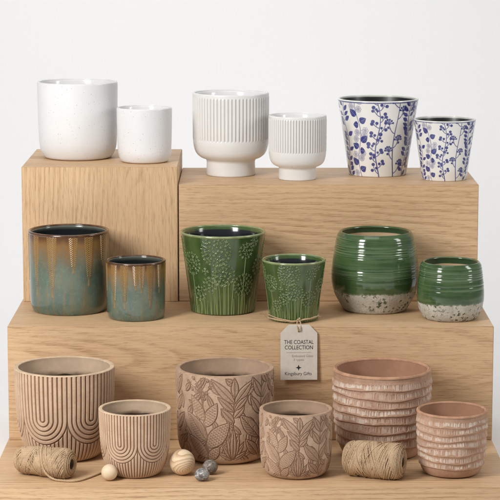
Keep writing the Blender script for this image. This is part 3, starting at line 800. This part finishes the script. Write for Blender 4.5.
# --- wavy banded terracotta pots
M = Mat('banded_terracotta'); ws = M.attr('wash'); rd = M.attr('ridge'); n1 = M.noise(M.obj(), 30, 4, .65); n2 = M.noise(M.obj(), 330, 3, .6)
c_ = M.mix(M.rng(n1, .3, .7), (.405, .24, .158), (.50, .325, .23))
c_ = M.mix(M.rng(n2, .5, .75, 0, .45), c_, (.27, .135, .085))
c_ = M.mix(M.mul(ws, M.rng(n1, .3, .58, .45, .95)), c_, (.72, .62, .53))
M.bump(M.add(n2, n1), .4, .0009)
wave_clay = M.out(c_, .88, .2)
wave_rim = simple('terracotta_rim', (.45, .255, .160), .86, .2, .16, 60, .3)
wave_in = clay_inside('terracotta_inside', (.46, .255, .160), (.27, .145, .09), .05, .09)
def draw_wave(rs, nb, t0, t1, seed):
    rng = np.random.RandomState(seed); ns = rs.ns; phi = np.arange(ns) * 2 * PI / ns
    dt = (t1 - t0) / nb; bs = []
    for j in range(nb + 1):
        A = .10 * dt if 0 < j < nb else .04 * dt
        bs.append(t0 + j * dt + A * np.sin(2 * phi + rng.uniform(0, 6.3)) + A * np.sin(3 * phi + rng.uniform(0, 6.3)) + .5 * A * np.sin(7 * phi + rng.uniform(0, 6.3)))
    bs = np.array(bs)
    rag = lambda st_, am: np.interp(np.arange(ns), np.linspace(0, ns, ns // st_ + 1), np.r_[(q_ := rng.uniform(-am, am, ns // st_)), q_[0]])
    bs = bs + np.array([rag(16, .004) + rag(5, .0025) for _ in bs]) * (np.arange(nb + 1) < nb)[:, None]
    H = np.zeros((rs.nt, ns)); Wm = np.zeros((rs.nt, ns)); Rg = np.zeros((rs.nt, ns))
    t = rs.t[:, None]
    for j in range(nb):
        a, b = bs[j][None], bs[j + 1][None]; u = (t - a) / (b - a); ins = (u >= 0) & (u < 1)
        H = np.where(ins, .15 + .85 * np.clip(u, 0, 1) ** 1.3 * (1 - np.clip((u - .86) / .14, 0, 1) ** 2) , H)
        m = int(ns / 2.3)
        s1 = np.interp(np.arange(ns) / ns * m, np.arange(m + 1), np.r_[rng.rand(m), 0.5])
        m2 = ns // 16
        s2 = np.interp(np.arange(ns) / ns * m2, np.arange(m2 + 1), np.r_[rng.rand(m2), 0.5])
        lo = np.interp(np.arange(ns) / ns * m, np.arange(m + 1), np.r_[rng.rand(m), 0.5]) * .26 + .08
        hi = .90 - .30 * np.interp(np.arange(ns) / ns * m2, np.arange(m2 + 1), np.r_[rng.rand(m2), 0.5])
        band = np.clip((u - lo[None]) / .08, 0, 1) * np.clip((hi[None] - u) / .08, 0, 1)
        s = np.clip((.66 * s1 + .34 * s2 - .28) / .30, 0, 1)
        patch = .65 + .35 * np.sin(phi * 2 + rng.uniform(0, 6.3))
        Wm = np.where(ins, band * s[None] * patch[None], Wm)
        cut = np.clip((.52 - s1) / .25, 0, 1)[None] * band
        H = np.where(ins, H - .22 * cut, H)
        Rg = np.where(ins, np.exp(-((u - .88) / .12) ** 2), Rg)
    return H, Wm, Rg
for (x, y, R, h, nb, seed, lab) in ((.2397, -.0940, .0897, .1593, 8, 3, 'large terracotta pot with wavy whitewashed bands behind a twine spool'),
                                    (.3546, -.2330, .0628, .1143, 7, 8, 'small terracotta pot with wavy whitewashed bands at the right front corner')):
    t_ = thing('wavy_terracotta_pot', (x, y, 0), lab, 'plant pot', 'terracotta pots with wavy bands')
    lip = .0085 if R > .08 else .0066
    ns, nt = (1300, 380) if R > .08 else (1000, 290)
    p, t, k = wall(R, h, PR_WAVE, nt, lip)
    rs = Ras(ns, t, k); H, Wm, Rg = draw_wave(rs, nb, .09, np.interp(.15, (p[:, 1] / h)[::-1], t[::-1]), seed)
    fade = np.clip((t - .07) / .05, 0, 1)[:, None]
    lathe('body', p, ns, wave_clay, t_, disp=(.0040 * (R / .09)) * H - .0015, attrs={'wash': Wm, 'ridge': Rg}, close=True)
    lathe('rim', rim_prof(R, h, lip), 200, wave_rim, t_)
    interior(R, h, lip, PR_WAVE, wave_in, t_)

# ------------------------------------------------------------------ twine
M = Mat('jute_twine'); tw = M.attr('twist'); n1 = M.noise(M.obj(), 60, 3); n2 = M.noise(M.obj(), 900, 2)
c_ = M.mix(M.rng(n1, .3, .7), (.455, .320, .200), (.565, .415, .270))
c_ = M.mix(M.rng(tw, 0, .6, .45, 0), c_, (.33, .21, .11))
c_ = M.mix(M.rng(n2, .5, .7, 0, .35), c_, (.70, .55, .36))
jute = M.out(c_, .9, .15)
jute_core = simple('jute_core', (.40, .275, .165), .9, .15, .2, 200)
card_tube = simple('cardboard_tube', (.16, .105, .065), .9, .1, .2, 80)

def spool(loc, rotz, L, Rr, Rt, label, seed, tilt=0.0):
    """A cross-wound twine spool lying on its side, axis along local X; Rr radius at the right (near) end, Rl slightly less."""
    root = thing('twine_spool', loc, label, 'twine spool', 'spools of jute twine', rotz)
    rnd = random.Random(seed); rad = .00088
    def rad_at(x):      # barrel with rounded shoulders
        u = (x / L) * 2; e = max(0, abs(u) - .80) / .20
        base = Rr + (Rt - Rr) * (u * .5 + .5)
        return base * (1 - .018 * u * u) - .35 * base * (1 - math.sqrt(max(0, 1 - min(e, 1) ** 2)))
    zc = max(Rr, Rt)
    # core
    xs = np.linspace(-L / 2, L / 2, 60)
    prof = [(rad_at(q) - .0016, q) for q in xs[::-1]]
    hole = .0085
    prof = [(hole, L / 2 - .008)] + [(hole, L / 2 - .002)] + [(hole + .003, L / 2)] + prof + [(hole + .003, -L / 2), (hole, -L / 2 + .002), (hole, -L / 2 + .008)]
    rot = Matrix.Rotation(PI / 2, 4, 'Y')
    core = lathe('twine_core', resample(prof, 150)[0], 96, jute_core, root)
    core.matrix_local = Matrix.Translation((0, 0, zc)) @ rot
    tubeo = lathe('cardboard_tube', [(hole - .0002, L / 2 - .001), (hole - .0002, -L / 2 + .001)], 48, card_tube, root, flip=True)
    tubeo.matrix_local = Matrix.Translation((0, 0, zc)) @ rot
    VV, FF, TT, n0 = [], [], [], 0
    def lay(path):
        nonlocal n0
        v, f, tw_ = tube(np.array(path), rad * rnd.uniform(.92, 1.06), 7, 2, .0046)
        VV.append(v); FF.append(f + n0); TT.append(tw_); n0 += len(v)
    # end faces: concentric turns
    for sgn in (-1, 1):
        a = 0.0; rr = hole + .003; path = []; Re = rad_at(sgn * L / 2)
        while rr < Re:
            path.append((sgn * (L / 2 + .0004), rr * math.cos(a), zc + rr * math.sin(a))); a += .0009 / rr; rr += .0018 * (.0009 / rr) / (2 * PI)
        lay(path)
    # dense body layer
    path = []; x = -L / 2; a = 0.0
    while x < L / 2:
        r = rad_at(x) - .0004 + .0003 * math.sin(a * .37); path.append((x, r * math.cos(a), zc + r * math.sin(a)))
        st = .0010 / r; a += st; x += .0019 * st / (2 * PI)
    lay(path)
    # crossing diagonal layers, each a band of strands lying side by side
    for grp in range(11):
        sgn = 1 if grp % 2 else -1; turn = rnd.uniform(1.05, 1.75) * 2 * PI; a0 = grp * 2.39996; e0 = rnd.uniform(.40, .47) * L
        lift = .0007 + .0015 * (grp / 13.)
        for k in range(rnd.randint(7, 11)):
            a1 = a0 + k * .00195 / Rr * rnd.uniform(.9, 1.1) * 2.3; e = e0 + rnd.uniform(-.01, .012) * L
            n = int(math.hypot(2 * e, turn * Rr) / .0010); path = []
            for i in range(n):
                u = i / (n - 1); x = sgn * (-e + 2 * e * u); a = a1 + turn * u + .02 * math.sin(u * 7 + k)
                r = rad_at(x) + lift - .0020 * max(0, abs(2 * u - 1) - .88) / .12
                path.append((x, r * math.cos(a), zc + r * math.sin(a)))
            lay(path)
    # a few bunched outer wraps
    for k in range(5):
        a0 = rnd.uniform(0, 6.28); xm = rnd.uniform(-.12, .18) * L; sl = rnd.choice((-1, 1)) * rnd.uniform(.10, .22) * L
        path = []
        for i in range(220):
            a = a0 + i / 219 * 2 * PI * 1.02; x = xm + sl * math.sin(a - a0 + k); r = rad_at(x) + .0026
            path.append((x, r * math.cos(a), zc + r * math.sin(a)))
        lay(path)
    for k in range(150):       # stray fibres
        x = rnd.uniform(-.46, .46) * L; a = rnd.uniform(0, 6.28); r = rad_at(x) + .0018; p0 = np.array((x, r * math.cos(a), zc + r * math.sin(a)))
        d1 = np.array((rnd.uniform(-1, 1), 0, 0)) + rnd.uniform(.2, .7) * np.array((0, math.cos(a), math.sin(a))) + rnd.uniform(-1, 1) * np.array((0, -math.sin(a), math.cos(a)))
        d2 = np.array([rnd.uniform(-1, 1) for _ in range(3)]); ln = rnd.uniform(.003, .008)
        path = [p0 + d1 * ln * u + d2 * ln * .5 * u * u for u in np.linspace(0, 1, 6)]
        if min(q[2] for q in path) < .0005: continue
        v, f, tw_ = tube(np.array(path), .00013, 4, 0); VV.append(v); FF.append(f + n0); TT.append(np.full(len(v), 1.0)); n0 += len(v)
    mesh_obj('twine_winding', np.vstack(VV), np.vstack(FF), jute, root, {'twist': np.concatenate(TT)})
    return root

s1 = spool((-.3590, -.2560, 0), math.radians(-21), .106, .0215, .0252, 'twine spool at the left front with its loose cord running to the cream ball', 2)
s2 = spool((.2170, -.2640, 0), math.radians(-20), .105, .0285, .0305, 'fatter twine spool lying in front of the large wavy terracotta pot', 7)
# loose cord: over the left spool, across the wood, to the cream ball
tail = []
for q in np.linspace(0, 1, 12):      # up the far side, over the top and down the near side of the winding
    b = math.radians(150 - 145 * q); lx = -.014 + .022 * q; r = .0262; ly = -r * math.cos(b); ca, sa = math.cos(math.radians(-21)), math.sin(math.radians(-21))
    tail.append((-.3590 + lx * ca - ly * sa, -.2560 + lx * sa + ly * ca, .0248 + r * math.sin(b)))
tail += [(-.3580, -.2850, .0160), (-.3500, -.2885, .0070), (-.3390, -.2940, .0025), (-.3294, -.2975, .0019), (-.3115, -.3035, .0019), (-.2947, -.2975, .0019), (-.2790, -.2750, .0019), (-.2618, -.2440, .0019), (-.2480, -.2280, .0019)]
tail = smooth_path(tail)
v, f, tw_ = tube(tail, .0019, 9, 3, .0055)
tl = mesh_obj('loose_cord', v, f, jute, None, {'twist': tw_})
tl.parent = s1; tl.matrix_parent_inverse = s1.matrix_basis.inverted()

# ------------------------------------------------------------------ balls and pebbles
def sphere_obj(name, loc, R, mat, label, cat, group=None, sq=(1, 1, 1), lump=0.0, seed=0, rot=(0, 0, 0)):
    bm = bmesh.new(); bmesh.ops.create_icosphere(bm, subdivisions=5, radius=R)
    from mathutils import noise as mn
    for v in bm.verts:
        d = v.co.normalized()
        v.co = Vector((v.co.x * sq[0], v.co.y * sq[1], v.co.z * sq[2])) + d * R * lump * mn.noise(d * 1.6 + Vector((seed, 0, 0)))
    zmin = min(v.co.z for v in bm.verts)
    o = bm_obj(name, bm, mat, None, True); o.location = (loc[0], loc[1], -zmin); o.rotation_euler = (0, 0, rot[2])
    return tag(o, label, cat, group)
cream = simple('cream_wood_bead', (.72, .58, .41), .5, .4, .05, 40)
M = Mat('pine_ball'); nd = M.n('ShaderNodeMapping'); M.put(nd.inputs[0], M.obj()); nd.inputs['Rotation'].default_value = (.95, .55, .2); nd.inputs['Location'].default_value = (.004, .003, 0)
ax = M.xyz(nd.outputs[0]); wob = M.sub(M.noise(M.obj(), 45, 2), .5)
r_ = M.math('SQRT', M.add(M.mul(ax[0], ax[0]), M.mul(M.mul(ax[1], ax[1]), 1.6))); r_ = M.add(r_, M.add(M.mul(wob, .003), M.mul(ax[2], .16)))
ph = M.math('FRACT', M.mul(r_, 240)); ring = M.mul(M.rng(ph, .35, .88), M.rng(ph, .90, 1, 1, 0))
c_ = M.mix(M.mul(ring, .8), (.76, .60, .41), (.47, .29, .15)); fib = M.noise(M.scale(M.obj(), (600, 200, 600)), 1, 2)
pine = M.out(M.mix(M.rng(fib, .45, .75, 0, .3), c_, (.40, .25, .13)), .55, .35)
M = Mat('grey_marbled_stone'); a1 = M.noise(M.obj(), 110, 5, .7); a2 = M.noise(M.scale(M.obj(), (1, 1, 1), (3, 1, 2)), 260, 3, .6)
c_ = M.mix(M.rng(a1, .36, .62), (.12, .115, .115), (.34, .325, .32)); c_ = M.mix(M.rng(a2, .54, .64, 0, .8), c_, (.70, .69, .68)); c_ = M.mix(M.rng(a2, .30, .40, .8, 0), c_, (.05, .05, .052))
M.bump(a1, .12, .0006); stone_a = M.out(c_, .5, .4)
M = Mat('brown_grey_stone'); a1 = M.noise(M.obj(), 95, 5, .7); a2 = M.noise(M.scale(M.obj(), (1, 1, 1), (3, 1, 2)), 230, 3, .6)
c_ = M.mix(M.rng(a1, .36, .64), (.115, .095, .078), (.27, .235, .20)); c_ = M.mix(M.rng(a2, .56, .68, 0, .7), c_, (.46, .42, .37))
M.bump(a1, .15, .0006); stone_b = M.out(c_, .55, .35)
sphere_obj('cream_ball', (-.2441, -.2880), .0142, cream, 'small smooth cream ball at the end of the twine', 'ball')
sphere_obj('wooden_ball', (-.1190, -.2500), .0226, pine, 'wooden ball with curved brown grain rings', 'ball', sq=(1, 1, 1))
sphere_obj('pebble', (-.0703, -.2480), .0130, stone_b, 'brown grey pebble farther back, touching the pale mottled one', 'pebble', 'two grey pebbles', (1.03, .95, .96), .10, 4)
sphere_obj('pebble', (-.0832, -.2900), .0128, stone_a, 'pale grey mottled pebble nearest the front edge', 'pebble', 'two grey pebbles', (1.02, 1, .86), .09, 9)

# ------------------------------------------------------------------ tag on twine
paper = simple('tag_card', (.63, .575, .50), .85, .15, .04, 120, .15)
inkm = simple('black_ink', (.030, .027, .025), .8, .2, .05)
ink2 = simple('grey_ink', (.26, .24, .22), .8, .2, .05)
tg = thing('gift_tag', (.0905, -.0065, .1685), 'cream card tag hanging from twine in front of the middle step', 'tag')
tg.rotation_euler = (math.radians(-2.2), 0, math.radians(1.5))
W, Hh, TH = .0682, .1035, .0008
def card(W, H, ch, hole_z, hr, th):
    """Chamfered card with a real punched hole: an outer loop and an inner loop bridged on both faces."""
    n = 48; out = []
    poly = [(-W / 2, -H / 2), (W / 2, -H / 2), (W / 2, H / 2 - ch * 1.05), (W / 2 - ch, H / 2), (-W / 2 + ch, H / 2), (-W / 2, H / 2 - ch * 1.05)]
    for i in range(n):
        a = 2 * PI * i / n; d = (math.sin(a), math.cos(a)); best = None
        for j in range(6):
            p, q = poly[j], poly[(j + 1) % 6]; ex, ez = q[0] - p[0], q[1] - p[1]
            den = d[0] * ez - d[1] * ex
            if abs(den) < 1e-9: continue
            t = ((p[0]) * ez - (p[1] - hole_z) * ex) / den; u = ((p[0]) * d[1] - (p[1] - hole_z) * d[0]) / den
            if t > 0 and -1e-6 <= u <= 1 + 1e-6 and (best is None or t < best): best = t
        out.append((d[0] * best, hole_z + d[1] * best))
    for c in poly:       # snap the nearest ray to each true corner
        i = min(range(n), key=lambda q: (out[q][0] - c[0]) ** 2 + (out[q][1] - c[1]) ** 2); out[i] = c
    inn = [(hr * math.sin(2 * PI * i / n), hole_z + hr * math.cos(2 * PI * i / n)) for i in range(n)]
    V = [(x, -th / 2, z) for x, z in out] + [(x, -th / 2, z) for x, z in inn] + [(x, th / 2, z) for x, z in out] + [(x, th / 2, z) for x, z in inn]
    F = []
    for i in range(n):
        j = (i + 1) % n
        F += [(i, j, n + j, n + i), (2 * n + j, 2 * n + i, 3 * n + i, 3 * n + j), (j, i, 2 * n + i, 2 * n + j), (n + i, n + j, 3 * n + j, 3 * n + i)]
    return V, F
HZ = Hh / 2 - .0125
V, F = card(W, Hh, .0150, HZ, .0020, TH)
cd = mesh_obj('card', V, F, paper, tg, smooth=False)
bm = bmesh.new(); bm.from_mesh(cd.data); bmesh.ops.recalc_face_normals(bm, faces=bm.faces[:]); bm.to_mesh(cd.data); bm.free()

def text_part(name, lines, mat, parent):
    """lines: (text, centre x, centre z, width, cap height) -> one lettering mesh just proud of the card."""
    Vt, Ft = [], []
    for body, cx, cz, wd, cap, weight in lines:
        cu = bpy.data.curves.new('lettering', 'FONT'); cu.body = body; cu.size = 1.0; cu.align_x = 'LEFT'; cu.offset = weight; cu.extrude = .0
        cu.resolution_u = 4
        ob = bpy.data.objects.new('lettering', cu); C.objects.link(ob)
        bpy.context.view_layer.update()
        me = bpy.data.meshes.new_from_object(ob.evaluated_get(bpy.context.evaluated_depsgraph_get()))
        co = np.array([v.co[:] for v in me.vertices]); n0 = len(Vt)
        x0, x1 = co[:, 0].min(), co[:, 0].max()
        sx = wd / (x1 - x0); sy = cap / .70
        for c in co: Vt.append((cx + (c[0] - (x0 + x1) / 2) * sx, -TH / 2 - .00012, cz + (c[1] - .35) * sy))
        Ft += [tuple(n0 + i for i in p.vertices) for p in me.polygons]
        bpy.data.objects.remove(ob); bpy.data.curves.remove(cu); bpy.data.meshes.remove(me)
    o = mesh_obj(name, Vt, Ft, mat, parent, smooth=False)
    return o
s = .00184
def cz(py): return (352.9 - py) * s
text_part('printed_title', [('THE COASTAL', 0, cz(342.4), .0545, .0074, .006), ('COLLECTION', 0, cz(347.9), .0520, .0074, .006)], inkm, cd)
text_part('printed_maker', [('Kingsbury Gifts', -.001, cz(374.6), .0495, .0062, .0)], inkm, cd)
text_part('small_print', [('Embossed Glaze', .0070, cz(356.6), .0390, .0044, .004), ('3 types', .000, cz(360.4), .0190, .0042, .0)], ink2, cd)
V = []
for i in range(8):
    a = PI / 4 * i; r = .0058 if i % 2 == 0 else .0021
    V.append((-.0005 + r * math.sin(a), -TH / 2 - .00012, cz(368.6) + r * math.cos(a)))
mesh_obj('printed_star', V, [tuple(range(8))[::-1]], inkm, cd, smooth=False)
V = [(-.023, -TH / 2 - .00012, cz(353.2) - .0003), (.023, -TH / 2 - .00012, cz(353.2) - .0003), (.023, -TH / 2 - .00012, cz(353.2) + .0003), (-.023, -TH / 2 - .00012, cz(353.2) + .0003)]
mesh_obj('printed_rule', V, [(0, 1, 2, 3)], ink2, cd, smooth=False)

# twine: two turns round the foot of the small dandelion pot, a knot and a loop through the tag
tr = thing('tied_twine', (.0822, .0746, Z2), 'thin twine tied around the foot of the small dandelion pot, holding the tag', 'twine')
VV, FF, TT, n0 = [], [], [], 0
def add_cord(path, r=.00105, ply=2):
    global n0
    v, f, a = tube(path, r, 8, ply, .0045); VV.append(v); FF.append(f + n0); TT.append(a); n0 += len(v)
Rf = .0604 * .757 + .0012
for k, (z0, dz) in enumerate(((.0065, .0022), (.0088, -.0016))):
    a = np.linspace(0, 2 * PI, 420); rr = Rf + .0007 * k + .0006 * np.sin(3 * a + k)
    rr = rr + .0036 * np.exp(-((np.minimum(a, 2 * PI - a)) / .25) ** 2)
    add_cord(np.c_[rr * np.sin(a), -rr * np.cos(a), z0 + dz * np.sin(a * 1.0 + k) + .0008 * np.sin(5 * a + k) - .003 * np.exp(-((np.minimum(a, 2 * PI - a)) / .3) ** 2)])
ky = -(Rf + .0045)
# knot
a = np.linspace(0, 2 * PI * 2.2, 120)
add_cord(np.c_[.008 + .0026 * np.cos(a), ky + .0022 * np.sin(a), .0062 + .0006 * (a - 6)], .0011)
# loop down to the punched hole: hole in tag local frame -> world
hole_w = np.array([.0905, -.0065, .1685 + HZ]) - np.array([.0822, .0746, Z2])
for sx in (-1, 1):
    add_cord(smooth_path([(.0085, ky, .006), (.0083 + sx * .0028, ky - .008, .0065), (.0083 + sx * .0035, -.0768, .0055), (.0083 + sx * .0030, -.0825, -.002), (hole_w[0] + sx * .0012, hole_w[1] - .0018, hole_w[2] + .001), (hole_w[0], hole_w[1] + .0014, hole_w[2] - .0004)], .0007))
# frayed loose ends at the left and the right
add_cord(smooth_path([(.006, ky, .006), (-.02, ky + .004, .004), (-.046, -.034, .007), (-.058, -.028, .012), (-.064, -.032, .017)], .0007), .0008)
add_cord(smooth_path([(-.047, -.033, .006), (-.056, -.035, .013), (-.060, -.040, .020)], .0007), .0006)
add_cord(smooth_path([(.010, ky, .006), (.028, ky + .004, .009), (.043, -.038, .013), (.050, -.031, .010)], .0007), .0008)
mesh_obj('cord', np.vstack(VV), np.vstack(FF), jute, tr, {'twist': np.concatenate(TT)})
